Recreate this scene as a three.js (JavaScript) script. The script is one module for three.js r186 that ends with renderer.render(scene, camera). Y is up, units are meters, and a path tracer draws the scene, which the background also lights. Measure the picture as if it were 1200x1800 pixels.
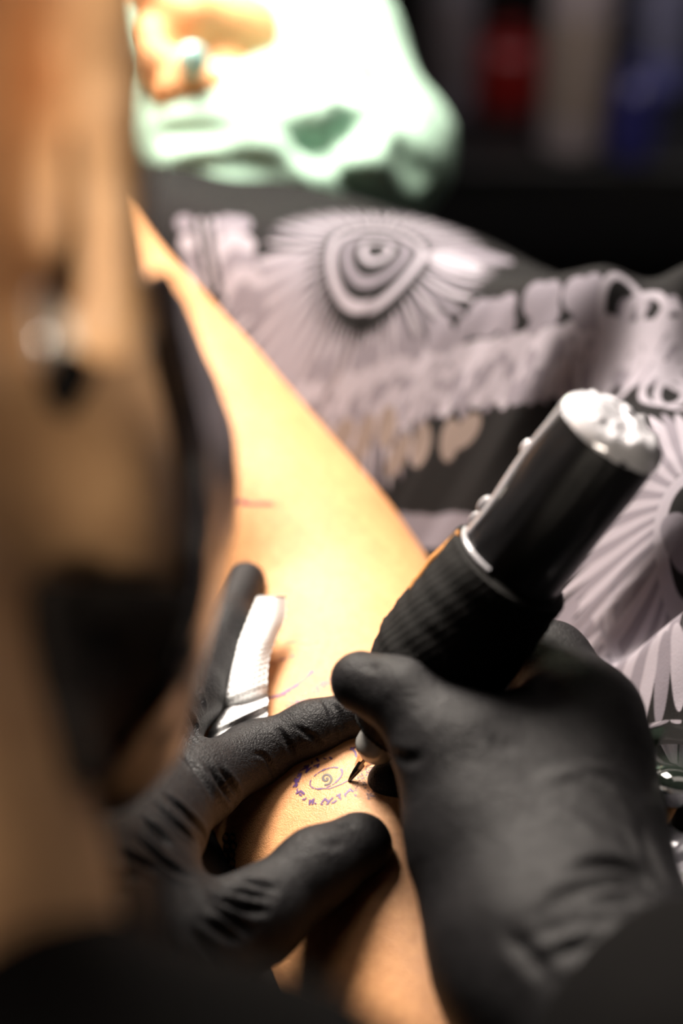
import * as THREE from 'three';
import { RoundedBoxGeometry } from 'three/addons/geometries/RoundedBoxGeometry.js';
import { mergeGeometries } from 'three/addons/utils/BufferGeometryUtils.js';
import { ImprovedNoise } from 'three/addons/math/ImprovedNoise.js';
import { RectAreaLightUniformsLib } from 'three/addons/lights/RectAreaLightUniformsLib.js';

// ------------------------------------------------------------------ camera, light, exposure
const V = (x, y, z) => new THREE.Vector3(x, y, z);
const scene = new THREE.Scene();
scene.background = new THREE.Color(0x000000);
const FOV = 34, PITCH = 36 * Math.PI / 180, EYE = V(0, 1.14, 0);
const camera = new THREE.PerspectiveCamera(FOV, 1200 / 1800, 0.02, 20);
camera.position.copy(EYE);
camera.rotation.set(-PITCH, 0, 0);
camera.focus = 0.469;
camera.userData.fStop = 3.2;
camera.updateMatrixWorld(true);
scene.add(camera);
const renderer = new THREE.WebGLRenderer({ antialias: true });
renderer.toneMapping = THREE.LinearToneMapping;
renderer.toneMappingExposure = 1.0;
renderer.shadowMap.enabled = true;
RectAreaLightUniformsLib.init();
const LAMP = { at: V(-0.13, 1.29, -0.71), aim: V(-0.09, 0.80, -0.60), size: 0.24, power: 92, color: 0xfff3e6 };
const CEIL = { at: V(0.35, 2.36, -1.0), w: 1.1, h: 0.5, power: 3.0, color: 0xfff0e4 };
const NECK_FILL = { at: V(-0.24, 1.00, 0.33), aim: V(-0.1, 0.96, -0.25), w: 0.3, h: 0.22, power: 26, color: 0xfff0dc };  // unseen fill lamp, added to light the artist's neck

// ------------------------------------------------------------------ layout helpers
const K = 2 * Math.tan(FOV * Math.PI / 360) / 1800;
const FWD = V(0, -Math.sin(PITCH), -Math.cos(PITCH)), UP = V(0, Math.cos(PITCH), -Math.sin(PITCH));
const P = (px, py, d) => EYE.clone().addScaledVector(FWD, d).addScaledVector(UP, (900 - py) * K * d).add(V((px - 600) * K * d, 0, 0));
const dirOf = (px, py) => FWD.clone().addScaledVector(UP, (900 - py) * K).add(V((px - 600) * K, 0, 0)).normalize();
const onPlane = (px, py, y) => { const r = dirOf(px, py); return EYE.clone().addScaledVector(r, (y - EYE.y) / r.y); };
function hit(px, py, f, t0 = 0.15, t1 = 2) {
  const r = dirOf(px, py); let t = t0;
  for (let i = 0; i < 300; i++) { const q = EYE.clone().addScaledVector(r, t), d = f(q.x, q.y, q.z); if (d < 1e-4) return q; t += Math.max(d * 0.7, 2e-4); if (t > t1) return null; }
  return null;
}
let seed = 7;
const rnd = () => { seed = (seed * 1664525 + 1013904223) >>> 0; return seed / 4294967296; };
const noiseGen = new ImprovedNoise();
const nz = (x, y, z) => noiseGen.noise(x + 31.7, y + 17.3, z + 53.1);
const fbm = (x, y, z, o = 3) => { let s = 0, a = 1; for (let i = 0; i < o; i++) { s += a * nz(x, y, z); x *= 2.03; y *= 2.03; z *= 2.03; a *= 0.5; } return s; };
const names = {};
const numbered = (n) => { const c = names[n] = (names[n] ?? -1) + 1; return c ? n + '_' + String(c).padStart(3, '0') : n; };
function shadows(m) { m.castShadow = m.receiveShadow = true; return m; }
function thing(name, label, category, at, group) {
  const o = new THREE.Group(); o.name = numbered(name); o.position.copy(at); o.userData = { label, category };
  if (group) o.userData.group = group;
  scene.add(o); return o;
}
function part(name, geo, mat, parent, label) {       // geometry given in world coordinates
  const m = shadows(new THREE.Mesh(geo, mat)); m.name = name;
  let o = parent; const off = V(0, 0, 0); while (o && o !== scene) { off.add(o.position); o = o.parent; }
  geo.translate(-off.x, -off.y, -off.z);
  if (label) m.userData.label = label;
  parent.add(m); return m;
}
function struct(name, geo, mat) { const m = shadows(new THREE.Mesh(geo, mat)); m.name = name; m.userData.kind = 'structure'; scene.add(m); return m; }

// ------------------------------------------------------------------ distance fields and mesher
const smin = (a, b, k) => { const h = Math.max(k - Math.abs(a - b), 0) / k; return Math.min(a, b) - h * h * k * 0.25; };
function cap(a, b, ra, rb) {
  const ax = a.x, ay = a.y, az = a.z, bx = b.x - ax, by = b.y - ay, bz = b.z - az, L = bx * bx + by * by + bz * bz || 1e-9;
  return (x, y, z) => {
    const px = x - ax, py = y - ay, pz = z - az; let t = (px * bx + py * by + pz * bz) / L; t = t < 0 ? 0 : t > 1 ? 1 : t;
    const dx = px - bx * t, dy = py - by * t, dz = pz - bz * t;
    return Math.sqrt(dx * dx + dy * dy + dz * dz) - (ra + (rb - ra) * t);
  };
}
function chain(list, k = 0.004) {                     // list of [Vector3, radius]
  const c = []; for (let i = 0; i + 1 < list.length; i++) c.push(cap(list[i][0], list[i + 1][0], list[i][1], list[i + 1][1]));
  return (x, y, z) => { let d = c[0](x, y, z); for (let i = 1; i < c.length; i++) d = smin(d, c[i](x, y, z), k); return d; };
}
const joinAll = (fs, k) => (x, y, z) => { let d = fs[0](x, y, z); for (let i = 1; i < fs.length; i++) d = smin(d, fs[i](x, y, z), k); return d; };
function ellipsoid(c, r, M) {                         // M: optional basis (array of 3 unit vectors)
  const X = M ? M[0] : V(1, 0, 0), Y = M ? M[1] : V(0, 1, 0), Z = M ? M[2] : V(0, 0, 1), m = Math.min(r.x, r.y, r.z);
  return (x, y, z) => {
    const px = x - c.x, py = y - c.y, pz = z - c.z;
    const u = (px * X.x + py * X.y + pz * X.z), v = (px * Y.x + py * Y.y + pz * Y.z), w = (px * Z.x + py * Z.y + pz * Z.z);
    const k0 = Math.sqrt((u / r.x) ** 2 + (v / r.y) ** 2 + (w / r.z) ** 2), k1 = Math.sqrt((u / r.x ** 2) ** 2 + (v / r.y ** 2) ** 2 + (w / r.z ** 2) ** 2);
    return k1 < 1e-9 ? -m : k0 * (k0 - 1) / k1;
  };
}
function mesher(f, lo, hi, cell, disp) {
  const B = 6, nx = Math.ceil((hi.x - lo.x) / cell / B) * B + 1, ny = Math.ceil((hi.y - lo.y) / cell / B) * B + 1, nzz = Math.ceil((hi.z - lo.z) / cell / B) * B + 1;
  const val = new Float32Array(nx * ny * nzz), id = (i, j, k) => (k * ny + j) * nx + i, done = new Uint8Array(val.length), R = B * cell * 0.5 * 1.75 * 1.35;
  for (let k = 0; k < nzz - 1; k += B) for (let j = 0; j < ny - 1; j += B) for (let i = 0; i < nx - 1; i += B) {
    const c = f(lo.x + (i + B / 2) * cell, lo.y + (j + B / 2) * cell, lo.z + (k + B / 2) * cell), far = Math.abs(c) > R;
    for (let w = 0; w <= B; w++) for (let v = 0; v <= B; v++) for (let u = 0; u <= B; u++) {
      const n = id(i + u, j + v, k + w); if (done[n] === 2) continue;
      if (far) { if (!done[n]) { val[n] = c; done[n] = 1; } }
      else { val[n] = f(lo.x + (i + u) * cell, lo.y + (j + v) * cell, lo.z + (k + w) * cell); done[n] = 2; }
    }
  }
  const pos = [], idx = [], cellV = new Int32Array(val.length).fill(-1);
  for (let k = 0; k < nzz - 1; k++) for (let j = 0; j < ny - 1; j++) for (let i = 0; i < nx - 1; i++) {
    let mask = 0; const v = [];
    for (let c = 0; c < 8; c++) { const q = val[id(i + (c & 1), j + (c >> 1 & 1), k + (c >> 2))]; v.push(q); if (q < 0) mask |= 1 << c; }
    if (mask === 0 || mask === 255) continue;
    let sx = 0, sy = 0, sz = 0, n = 0;
    for (let a = 0; a < 8; a++) for (const bit of [1, 2, 4]) { if (a & bit) continue; const b = a | bit; if ((v[a] < 0) === (v[b] < 0)) continue;
      const t = v[a] / (v[a] - v[b]); sx += (a & 1) + (bit === 1 ? t : 0); sy += (a >> 1 & 1) + (bit === 2 ? t : 0); sz += (a >> 2) + (bit === 4 ? t : 0); n++; }
    cellV[id(i, j, k)] = pos.length / 3;
    pos.push(lo.x + (i + sx / n) * cell, lo.y + (j + sy / n) * cell, lo.z + (k + sz / n) * cell);
  }
  const quad = (a, b, c, d, flip) => { if (a < 0 || b < 0 || c < 0 || d < 0) return; flip ? idx.push(a, c, b, a, d, c) : idx.push(a, b, c, a, c, d); };
  for (let k = 1; k < nzz - 1; k++) for (let j = 1; j < ny - 1; j++) for (let i = 1; i < nx - 1; i++) {
    const s = val[id(i, j, k)] < 0;
    if (s !== val[id(i + 1, j, k)] < 0) quad(cellV[id(i, j - 1, k - 1)], cellV[id(i, j, k - 1)], cellV[id(i, j, k)], cellV[id(i, j - 1, k)], !s);
    if (s !== val[id(i, j + 1, k)] < 0) quad(cellV[id(i - 1, j, k - 1)], cellV[id(i - 1, j, k)], cellV[id(i, j, k)], cellV[id(i, j, k - 1)], !s);
    if (s !== val[id(i, j, k + 1)] < 0) quad(cellV[id(i - 1, j - 1, k)], cellV[id(i, j - 1, k)], cellV[id(i, j, k)], cellV[id(i - 1, j, k)], !s);
  }
  const e = cell * 0.4;
  for (let n = 0; n < pos.length; n += 3) {
    const x = pos[n], y = pos[n + 1], z = pos[n + 2], d = f(x, y, z);
    let gx = f(x + e, y, z) - f(x - e, y, z), gy = f(x, y + e, z) - f(x, y - e, z), gz = f(x, y, z + e) - f(x, y, z - e); const L = Math.hypot(gx, gy, gz) || 1; gx /= L; gy /= L; gz /= L;
    const s = -Math.max(-cell, Math.min(cell, d)) + (disp ? disp(x, y, z, gx, gy, gz) : 0);
    pos[n] += gx * s; pos[n + 1] += gy * s; pos[n + 2] += gz * s;
  }
  const g = new THREE.BufferGeometry();
  g.setAttribute('position', new THREE.Float32BufferAttribute(pos, 3)); g.setIndex(idx); g.computeVertexNormals();
  return g;
}
function boxUV(g, tile) {                             // uv in metres / tile along the dominant axis of each face
  g = g.index ? g.toNonIndexed() : g; const p = g.attributes.position.array, n = g.attributes.normal.array, uv = new Float32Array(p.length / 3 * 2);
  for (let t = 0; t < p.length; t += 9) {
    const ax = Math.abs(n[t] + n[t + 3] + n[t + 6]), ay = Math.abs(n[t + 1] + n[t + 4] + n[t + 7]), az = Math.abs(n[t + 2] + n[t + 5] + n[t + 8]);
    const [a, b] = ax > ay && ax > az ? [2, 1] : ay > az ? [0, 2] : [0, 1];
    for (let c = 0; c < 3; c++) { uv[(t / 3 + c) * 2] = p[t + c * 3 + a] / tile; uv[(t / 3 + c) * 2 + 1] = p[t + c * 3 + b] / tile; }
  }
  g.setAttribute('uv', new THREE.BufferAttribute(uv, 2)); return g;
}
const boundsOf = (list, pad) => { const b = new THREE.Box3(); for (const [p, r] of list) { b.expandByPoint(V(p.x - r, p.y - r, p.z - r)); b.expandByPoint(V(p.x + r, p.y + r, p.z + r)); } return b.expandByScalar(pad); };

// ------------------------------------------------------------------ textures
function dataTex(n, fn, srgb = false, repeat = 1) {   // fn(u,v) -> [r,g,b] or grey in 0..1, tileable if fn is
  const d = new Uint8Array(n * n * 4);
  for (let j = 0; j < n; j++) for (let i = 0; i < n; i++) { const c = fn((i + 0.5) / n, (j + 0.5) / n), o = (j * n + i) * 4; for (let k = 0; k < 3; k++) d[o + k] = Math.max(0, Math.min(255, Math.round(255 * (Array.isArray(c) ? c[k] : c)))); d[o + 3] = 255; }
  const t = new THREE.DataTexture(d, n, n); t.magFilter = THREE.LinearFilter; t.minFilter = THREE.LinearMipmapLinearFilter; t.generateMipmaps = true; t.wrapS = t.wrapT = THREE.RepeatWrapping; t.repeat.set(repeat, repeat);
  if (srgb) t.colorSpace = THREE.SRGBColorSpace; t.needsUpdate = true; return t;
}
function tileNoise(cells) {                           // tileable value noise
  const g = new Float32Array(cells * cells).map(() => rnd()), s = (t) => t * t * (3 - 2 * t);
  return (u, v) => { const x = u * cells, y = v * cells, i = Math.floor(x), j = Math.floor(y), a = s(x - i), b = s(y - j), at = (p, q) => g[((q % cells + cells) % cells) * cells + (p % cells + cells) % cells];
    return (at(i, j) * (1 - a) + at(i + 1, j) * a) * (1 - b) + (at(i, j + 1) * (1 - a) + at(i + 1, j + 1) * a) * b; };
}
const n16 = tileNoise(16), n48 = tileNoise(48), n128 = tileNoise(128), n7 = tileNoise(7);
const grainTex = dataTex(512, (u, v) => 0.5 * n128(u, v) + 0.3 * n48(u, v) + 0.2 * n16(u, v));
const poreTex = dataTex(512, (u, v) => { const c = n128(u, v), d = n48((u + v) % 1, (v - u + 1) % 1); return 0.65 * Math.min(c, 0.75) + 0.35 * d; });
const skinTone = (r, g, b, a) => dataTex(256, (u, v) => { const t = (n16(u, v) - 0.5) * a + (n48(u, v) - 0.5) * a * 0.7 + (n7(u, v) - 0.5) * a; return [r * (1 + t), g * (1 + t * 1.3), b * (1 + t * 1.4)]; }, true);
const weaveTex = dataTex(256, (u, v) => { const a = Math.sin(u * Math.PI * 64), b = Math.sin(v * Math.PI * 64); return 0.5 + 0.25 * (((Math.floor(u * 32) + Math.floor(v * 32)) % 2) ? Math.abs(a) : Math.abs(b)) + 0.2 * (n128(u, v) - 0.5); });

// ------------------------------------------------------------------ materials
const std = (o) => new THREE.MeshPhysicalMaterial(o);
const M = {
  skinClient: std({ map: skinTone(0.80, 0.58, 0.395, 0.05), roughness: 0.5, bumpMap: poreTex, bumpScale: 0.00016, specularIntensity: 0.75 }),
  skinArtist: std({ map: skinTone(0.81, 0.635, 0.465, 0.06), roughness: 0.48, bumpMap: poreTex, bumpScale: 0.0001 }),
  glove: std({ color: new THREE.Color().setRGB(0.0092, 0.0086, 0.0096), roughness: 0.56, bumpMap: grainTex, bumpScale: 0.0003, specularIntensity: 0.45 }),
  shirtBlack: std({ color: new THREE.Color().setRGB(0.0038, 0.0035, 0.0035), roughness: 0.9, specularIntensity: 0.1, bumpMap: weaveTex, bumpScale: 0.0003 }),
  maskBlack: std({ color: new THREE.Color().setRGB(0.05, 0.043, 0.049), roughness: 0.36, clearcoat: 0.4, clearcoatRoughness: 0.3, bumpMap: weaveTex, bumpScale: 0.0001 }),
  beard: std({ color: new THREE.Color().setRGB(0.02, 0.014, 0.01), roughness: 0.75 }),
  hair: std({ color: new THREE.Color().setRGB(0.045, 0.034, 0.027), roughness: 0.65 }),
  mint: std({ color: new THREE.Color().setRGB(0.31, 0.48, 0.38), roughness: 0.85, bumpMap: weaveTex, bumpScale: 0.0003, sheen: 0.3, sheenColor: new THREE.Color(0.6, 0.8, 0.7) }),
  chrome: std({ color: new THREE.Color().setRGB(0.75, 0.75, 0.76), roughness: 0.18, metalness: 1 }),
  pearl: std({ color: new THREE.Color().setRGB(0.75, 0.72, 0.66), roughness: 0.2, clearcoat: 0.6 }),
  stone: std({ color: new THREE.Color().setRGB(0.25, 0.45, 0.42), roughness: 0.12, clearcoat: 1 }),
  gold: std({ color: new THREE.Color().setRGB(0.75, 0.55, 0.25), roughness: 0.25, metalness: 1 }),
  machine: std({ color: new THREE.Color().setRGB(0.008, 0.008, 0.009), roughness: 0.36, bumpMap: grainTex, bumpScale: 0.0001, specularIntensity: 0.5, clearcoat: 0.12, clearcoatRoughness: 0.12 }),
  wrap: std({ color: new THREE.Color().setRGB(0.012, 0.0115, 0.011), roughness: 0.7, specularIntensity: 0.35, bumpMap: weaveTex, bumpScale: 0.0005 }),
  film: std({ color: new THREE.Color().setRGB(0.80, 0.79, 0.84), roughness: 0.16, metalness: 0.25, clearcoat: 1, clearcoatRoughness: 0.1 }),  // pale colour carries the bright reflection of the end cap
  strip: std({ color: new THREE.Color().setRGB(0.34, 0.335, 0.36), roughness: 0.3, clearcoat: 1 }),  // pale grey, also used for highlights modelled on the machine
  copper: std({ color: new THREE.Color().setRGB(0.55, 0.25, 0.08), roughness: 0.4 }),
  cartridge: std({ color: new THREE.Color().setRGB(0.27, 0.265, 0.25), roughness: 0.22, clearcoat: 0.8, clearcoatRoughness: 0.08 }),
  clear: std({ color: new THREE.Color().setRGB(0.93, 0.86, 0.80), roughness: 0.08, transmission: 1, thickness: 0, ior: 1.45 }),
  ink: std({ color: new THREE.Color().setRGB(0.004, 0.004, 0.004), roughness: 0.25 }),
  needle: std({ color: new THREE.Color().setRGB(0.5, 0.5, 0.5), roughness: 0.25, metalness: 1 }),
  couch: std({ color: new THREE.Color().setRGB(0.005, 0.005, 0.005), roughness: 0.7, specularIntensity: 0.3 }),
  wall: std({ color: new THREE.Color().setRGB(0.005, 0.005, 0.005), roughness: 0.9 }),
  ceilingPaint: std({ color: new THREE.Color().setRGB(0.05, 0.05, 0.05), roughness: 0.9 }),
  floorM: std({ color: new THREE.Color().setRGB(0.02, 0.02, 0.021), roughness: 0.6, bumpMap: grainTex, bumpScale: 0.0005 }),
  rack: std({ color: new THREE.Color().setRGB(0.005, 0.005, 0.005), roughness: 0.5 }),
  lampBody: std({ color: new THREE.Color().setRGB(0.05, 0.05, 0.05), roughness: 0.4 }),
};

// ------------------------------------------------------------------ room shell and lamps
{
  const box = (x0, x1, y0, y1, z0, z1) => new THREE.BoxGeometry(x1 - x0, y1 - y0, z1 - z0).translate((x0 + x1) / 2, (y0 + y1) / 2, (z0 + z1) / 2);
  const X0 = -2.2, X1 = 2.2, Z0 = -2.6, Z1 = 2.0, H = 2.5, T = 0.12;
  struct('floor', box(X0 - T, X1 + T, -T, 0, Z0 - T, Z1 + T), M.floorM);
  struct('ceiling', box(X0 - T, X1 + T, H, H + T, Z0 - T, Z1 + T), M.ceilingPaint);
  struct('wall_back', box(X0 - T, X1 + T, 0, H, Z0 - T, Z0), M.wall);
  struct('wall_front', box(X0 - T, X1 + T, 0, H, Z1, Z1 + T), M.wall);
  struct('wall_left', box(X0 - T, X0, 0, H, Z0, Z1), M.wall);
  struct('wall_right', box(X1, X1 + T, 0, H, Z0, Z1), M.wall);
  const glow = (hex, s) => std({ color: 0xffffff, emissive: new THREE.Color(hex), emissiveIntensity: s, roughness: 0.6 });
  const rectLight = (name, L, w, h, dir) => { const l = new THREE.RectAreaLight(L.color, L.power, w, h); l.name = name; l.position.copy(L.at); l.lookAt(L.at.clone().add(dir)); scene.add(l); return l; };
  // work lamp over the client
  const dir = LAMP.aim.clone().sub(LAMP.at).normalize(), q = new THREE.Quaternion().setFromUnitVectors(V(0, -1, 0), dir);
  const head = thing('work_lamp', 'square LED work lamp hanging over the bare arm', 'lamp', LAMP.at);
  const place = (g) => g.applyQuaternion(q).translate(LAMP.at.x, LAMP.at.y, LAMP.at.z);
  part('housing', place(new RoundedBoxGeometry(LAMP.size + 0.05, 0.035, LAMP.size + 0.05, 3, 0.012).translate(0, 0.03, 0)), M.lampBody, head);
  part('diffuser', place(new RoundedBoxGeometry(LAMP.size, 0.006, LAMP.size, 2, 0.002).translate(0, 0.0095, 0)), glow(LAMP.color, 3), head);
  const top = V(LAMP.at.x, 2.5, LAMP.at.z - 0.35), mid = V(LAMP.at.x, 1.6, LAMP.at.z - 0.3), neck = LAMP.at.clone().addScaledVector(dir, -0.05);
  part('arm', mergeGeometries([new THREE.TubeGeometry(new THREE.CatmullRomCurve3([neck, mid, top]), 40, 0.012, 10)]), M.lampBody, head);
  rectLight('work_lamp_light', { ...LAMP, at: LAMP.at.clone().addScaledVector(dir, 0.004) }, LAMP.size, LAMP.size, dir);
  // unseen ceiling panel, added to light the bottle rack
  const c = thing('ceiling_fill', 'unseen rectangular ceiling panel added above the bottle rack as fill light', 'lamp', CEIL.at);
  part('frame', new RoundedBoxGeometry(CEIL.w + 0.06, 0.14, CEIL.h + 0.06, 2, 0.01).translate(CEIL.at.x, CEIL.at.y + 0.08, CEIL.at.z), M.lampBody, c);
  part('diffuser', new RoundedBoxGeometry(CEIL.w, 0.006, CEIL.h, 2, 0.002).translate(CEIL.at.x, CEIL.at.y + 0.0085, CEIL.at.z), glow(CEIL.color, 2), c);
  { const d2 = NECK_FILL.aim.clone().sub(NECK_FILL.at).normalize(), q2 = new THREE.Quaternion().setFromUnitVectors(V(0, -1, 0), d2), at = NECK_FILL.at, pl = (g) => g.applyQuaternion(q2).translate(at.x, at.y, at.z);
    const w = thing('neck_fill', 'unseen square fill lamp added behind the artist to light the neck', 'lamp', V(at.x - 0.1, 0, at.z));
    part('housing', pl(new RoundedBoxGeometry(NECK_FILL.w + 0.04, 0.08, NECK_FILL.h + 0.04, 3, 0.01).translate(0, 0.05, 0)), M.lampBody, w);
    part('diffuser', pl(new RoundedBoxGeometry(NECK_FILL.w, 0.006, NECK_FILL.h, 2, 0.002).translate(0, 0.0085, 0)), glow(NECK_FILL.color, 2), w);
    const back = at.clone().addScaledVector(d2, -0.07);
    part('pole', new THREE.TubeGeometry(new THREE.CatmullRomCurve3([back, V(back.x - 0.04, back.y - 0.12, back.z), V(back.x - 0.04, 0.7, back.z), V(back.x - 0.04, 0.02, back.z)]), 30, 0.012, 10), M.lampBody, w);
    part('base', new THREE.CylinderGeometry(0.17, 0.18, 0.025, 40).translate(back.x - 0.04, 0.0125, back.z), M.lampBody, w);
    rectLight('neck_fill_light', { ...NECK_FILL, at: at.clone().addScaledVector(d2, 0.004) }, NECK_FILL.w, NECK_FILL.h, d2); }
  rectLight('ceiling_fill_light', { ...CEIL, at: CEIL.at.clone().add(V(0, 0.003, 0)) }, CEIL.w, CEIL.h, V(0, -1, 0));
}

// ------------------------------------------------------------------ client: arm field
const AY = 0.757;
const armPts = [
  [V(-0.27, 0.97, -1.00), 0.052], [V(-0.225, 0.89, -0.78), 0.040],
  [P(150, 520, 0.635), 0.0318], [P(361, 807, 0.602), 0.0359], [P(592, 1124, 0.572), 0.0376],
  [onPlane(642, 1402, AY - 0.005), 0.0505], [onPlane(770, 1660, AY - 0.003), 0.0475], [onPlane(900, 1990, AY - 0.006), 0.043],
];
const armCurve = new THREE.CatmullRomCurve3(armPts.map((a) => a[0]));
const armFine = []; for (let i = 0; i <= 40; i++) { const t = i / 40, s = t * (armPts.length - 1), j = Math.min(Math.floor(s), armPts.length - 2), f = s - j; armFine.push([armCurve.getPoint(t), armPts[j][1] * (1 - f) + armPts[j + 1][1] * f]); }
const flank = (i, dx, dy, r) => [armPts[i][0].clone().add(V(dx, dy, 0)), r];
const armBare = joinAll([chain(armFine, 0.01), chain([flank(4, -0.010, 0.000, 0.034), flank(5, -0.019, 0.004, 0.0430), flank(6, -0.016, 0.004, 0.0425), flank(7, -0.01, 0, 0.04)], 0.01)], 0.012);
const armF = (x, y, z) => { const d = armBare(x, y, z); return d > 0.004 ? d - 0.0006 : d - 0.0006 * fbm(x * 25, y * 25, z * 25, 2); };

// ------------------------------------------------------------------ crease tool
function creaseTool(f, list) {                        // list of [[px,py]..., depth(m), width(m)] measured on the surface
  const C = [];
  for (const [pts, a, w] of list) { const q = pts.map(([x, y]) => hit(x, y, f)).filter(Boolean); if (q.length < 2) continue; const cv = q.length > 2 ? new THREE.CatmullRomCurve3(q).getPoints(12) : q; C.push([cv, a, w, new THREE.Box3().setFromPoints(cv).expandByScalar(w * 4)]); }
  const v = V(0, 0, 0);
  return (x, y, z) => {
    let s = 0; v.set(x, y, z);
    for (const [q, a, w, b] of C) {
      if (!b.containsPoint(v)) continue;
      let m = 1e9, te = 0;
      for (let i = 0; i + 1 < q.length; i++) { const A = q[i], B = q[i + 1], bx = B.x - A.x, by = B.y - A.y, bz = B.z - A.z; let t = ((x - A.x) * bx + (y - A.y) * by + (z - A.z) * bz) / (bx * bx + by * by + bz * bz || 1e-9); t = t < 0 ? 0 : t > 1 ? 1 : t;
        const d = (x - A.x - bx * t) ** 2 + (y - A.y - by * t) ** 2 + (z - A.z - bz * t) ** 2; if (d < m) { m = d; te = (i + t) / (q.length - 1); } }
      const d = Math.sqrt(m), fade = Math.min(1, 4 * te * (1 - te) + 0.15);
      s += fade * (-a * Math.exp(-((d / w) ** 2)) + 0.32 * a * Math.exp(-(((d - 2 * w) / w) ** 2)));
    }
    return s;
  };
}
const J = (px, py, d, r) => [P(px, py, d), r];

// ------------------------------------------------------------------ the artist's gloves
const leftFingers = [
  [J(200, 1700, 0.402, 0.018), J(318, 1668, 0.415, 0.0150), J(452, 1612, 0.427, 0.0115), J(556, 1527, 0.4365, 0.0098), J(630, 1487, 0.4435, 0.0089)],   // thumb
  [J(262, 1450, 0.443, 0.0136), J(345, 1382, 0.462, 0.0108), J(448, 1325, 0.480, 0.0086), J(545, 1281, 0.4815, 0.0070), J(622, 1254, 0.4825, 0.0066)],  // index
  [J(205, 1400, 0.446, 0.0135), J(330, 1225, 0.492, 0.0093), J(392, 1105, 0.520, 0.0080), J(432, 1022, 0.538, 0.0064)],                          // middle
  [J(120, 1390, 0.452, 0.0130), J(215, 1225, 0.500, 0.0088), J(265, 1120, 0.53, 0.0078), J(290, 1050, 0.552, 0.0066)],                          // ring
  [J(40, 1410, 0.456, 0.0115), J(110, 1290, 0.495, 0.0078), J(150, 1200, 0.52, 0.0068), J(170, 1140, 0.54, 0.0058)],                            // little
];
const lw = P(40, 1720, 0.385);
const leftPalm = [
  chain([[lw, 0.026], J(262, 1458, 0.444, 0.0146)], 0.01), chain([[lw, 0.025], J(205, 1400, 0.448, 0.0140)], 0.01), chain([[lw, 0.025], J(120, 1390, 0.454, 0.0135)], 0.01), chain([[lw, 0.024], J(40, 1410, 0.457, 0.012)], 0.01),
  chain([J(230, 1500, 0.432, 0.0125), J(285, 1600, 0.42, 0.0120)], 0.01),
  chain([[lw, 0.026], J(-130, 1830, 0.35, 0.032)], 0.01),
];
function handField(palm, fingers, k1 = 0.011, k2 = 0.005) {
  const p = joinAll(palm, k1), fs = fingers.map((c) => chain(c, 0.005));
  return (x, y, z) => { let d = p(x, y, z); for (const f of fs) d = smin(d, f(x, y, z), k2); return d; };
}
const leftF = handField(leftPalm, leftFingers);
const JR = (px, py, d, r) => { const e = 0.474 - (0.474 - d) * 0.68; return J(px, py, e, r * e / d); };
const rightFingers = [
  [JR(930, 1600, 0.385, 0.0215), JR(858, 1470, 0.396, 0.0190), JR(800, 1320, 0.408, 0.0145), JR(716, 1224, 0.4175, 0.0096), JR(634, 1198, 0.4255, 0.0078)],  // thumb
  [JR(1030, 1256, 0.425, 0.0128), JR(968, 1165, 0.452, 0.0105), JR(900, 1170, 0.475, 0.0098), JR(770, 1320, 0.474, 0.0088), JR(692, 1378, 0.4635, 0.0076)],   // index
  [JR(1040, 1335, 0.418, 0.0112), JR(965, 1262, 0.455, 0.0104), JR(900, 1290, 0.470, 0.0095), JR(800, 1410, 0.466, 0.0085), JR(728, 1448, 0.457, 0.0072)],   // middle
  [JR(1030, 1430, 0.410, 0.0106), JR(985, 1370, 0.444, 0.0102), JR(910, 1400, 0.460, 0.0092), JR(830, 1500, 0.455, 0.0082), JR(775, 1530, 0.447, 0.0072)],
  [JR(1042, 1505, 0.402, 0.0098), JR(985, 1470, 0.432, 0.0092), JR(920, 1500, 0.446, 0.0082), JR(860, 1570, 0.444, 0.0074), JR(815, 1600, 0.438, 0.0065)],
];
const rw = P(1008, 1700, 0.398);
const rightPalm = [
  chain([[rw, 0.0245], JR(1024, 1258, 0.424, 0.0128)], 0.01), chain([[rw, 0.0245], JR(1036, 1335, 0.417, 0.0114)], 0.01), chain([[rw, 0.024], JR(1030, 1430, 0.409, 0.0106)], 0.01), chain([[rw, 0.023], JR(1042, 1505, 0.402, 0.0100)], 0.01),
  chain([[rw, 0.0245], JR(930, 1600, 0.384, 0.0215), JR(880, 1440, 0.402, 0.0190)], 0.01), chain([JR(980, 1480, 0.398, 0.0175), JR(920, 1350, 0.418, 0.0130)], 0.01),
  chain([JR(1000, 1330, 0.42, 0.013), JR(850, 1340, 0.412, 0.0135)], 0.01),
  chain([[rw, 0.0245], JR(1200, 1960, 0.315, 0.028)], 0.01),
];
const rightF = handField(rightPalm, rightFingers, 0.014, 0.006);

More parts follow.
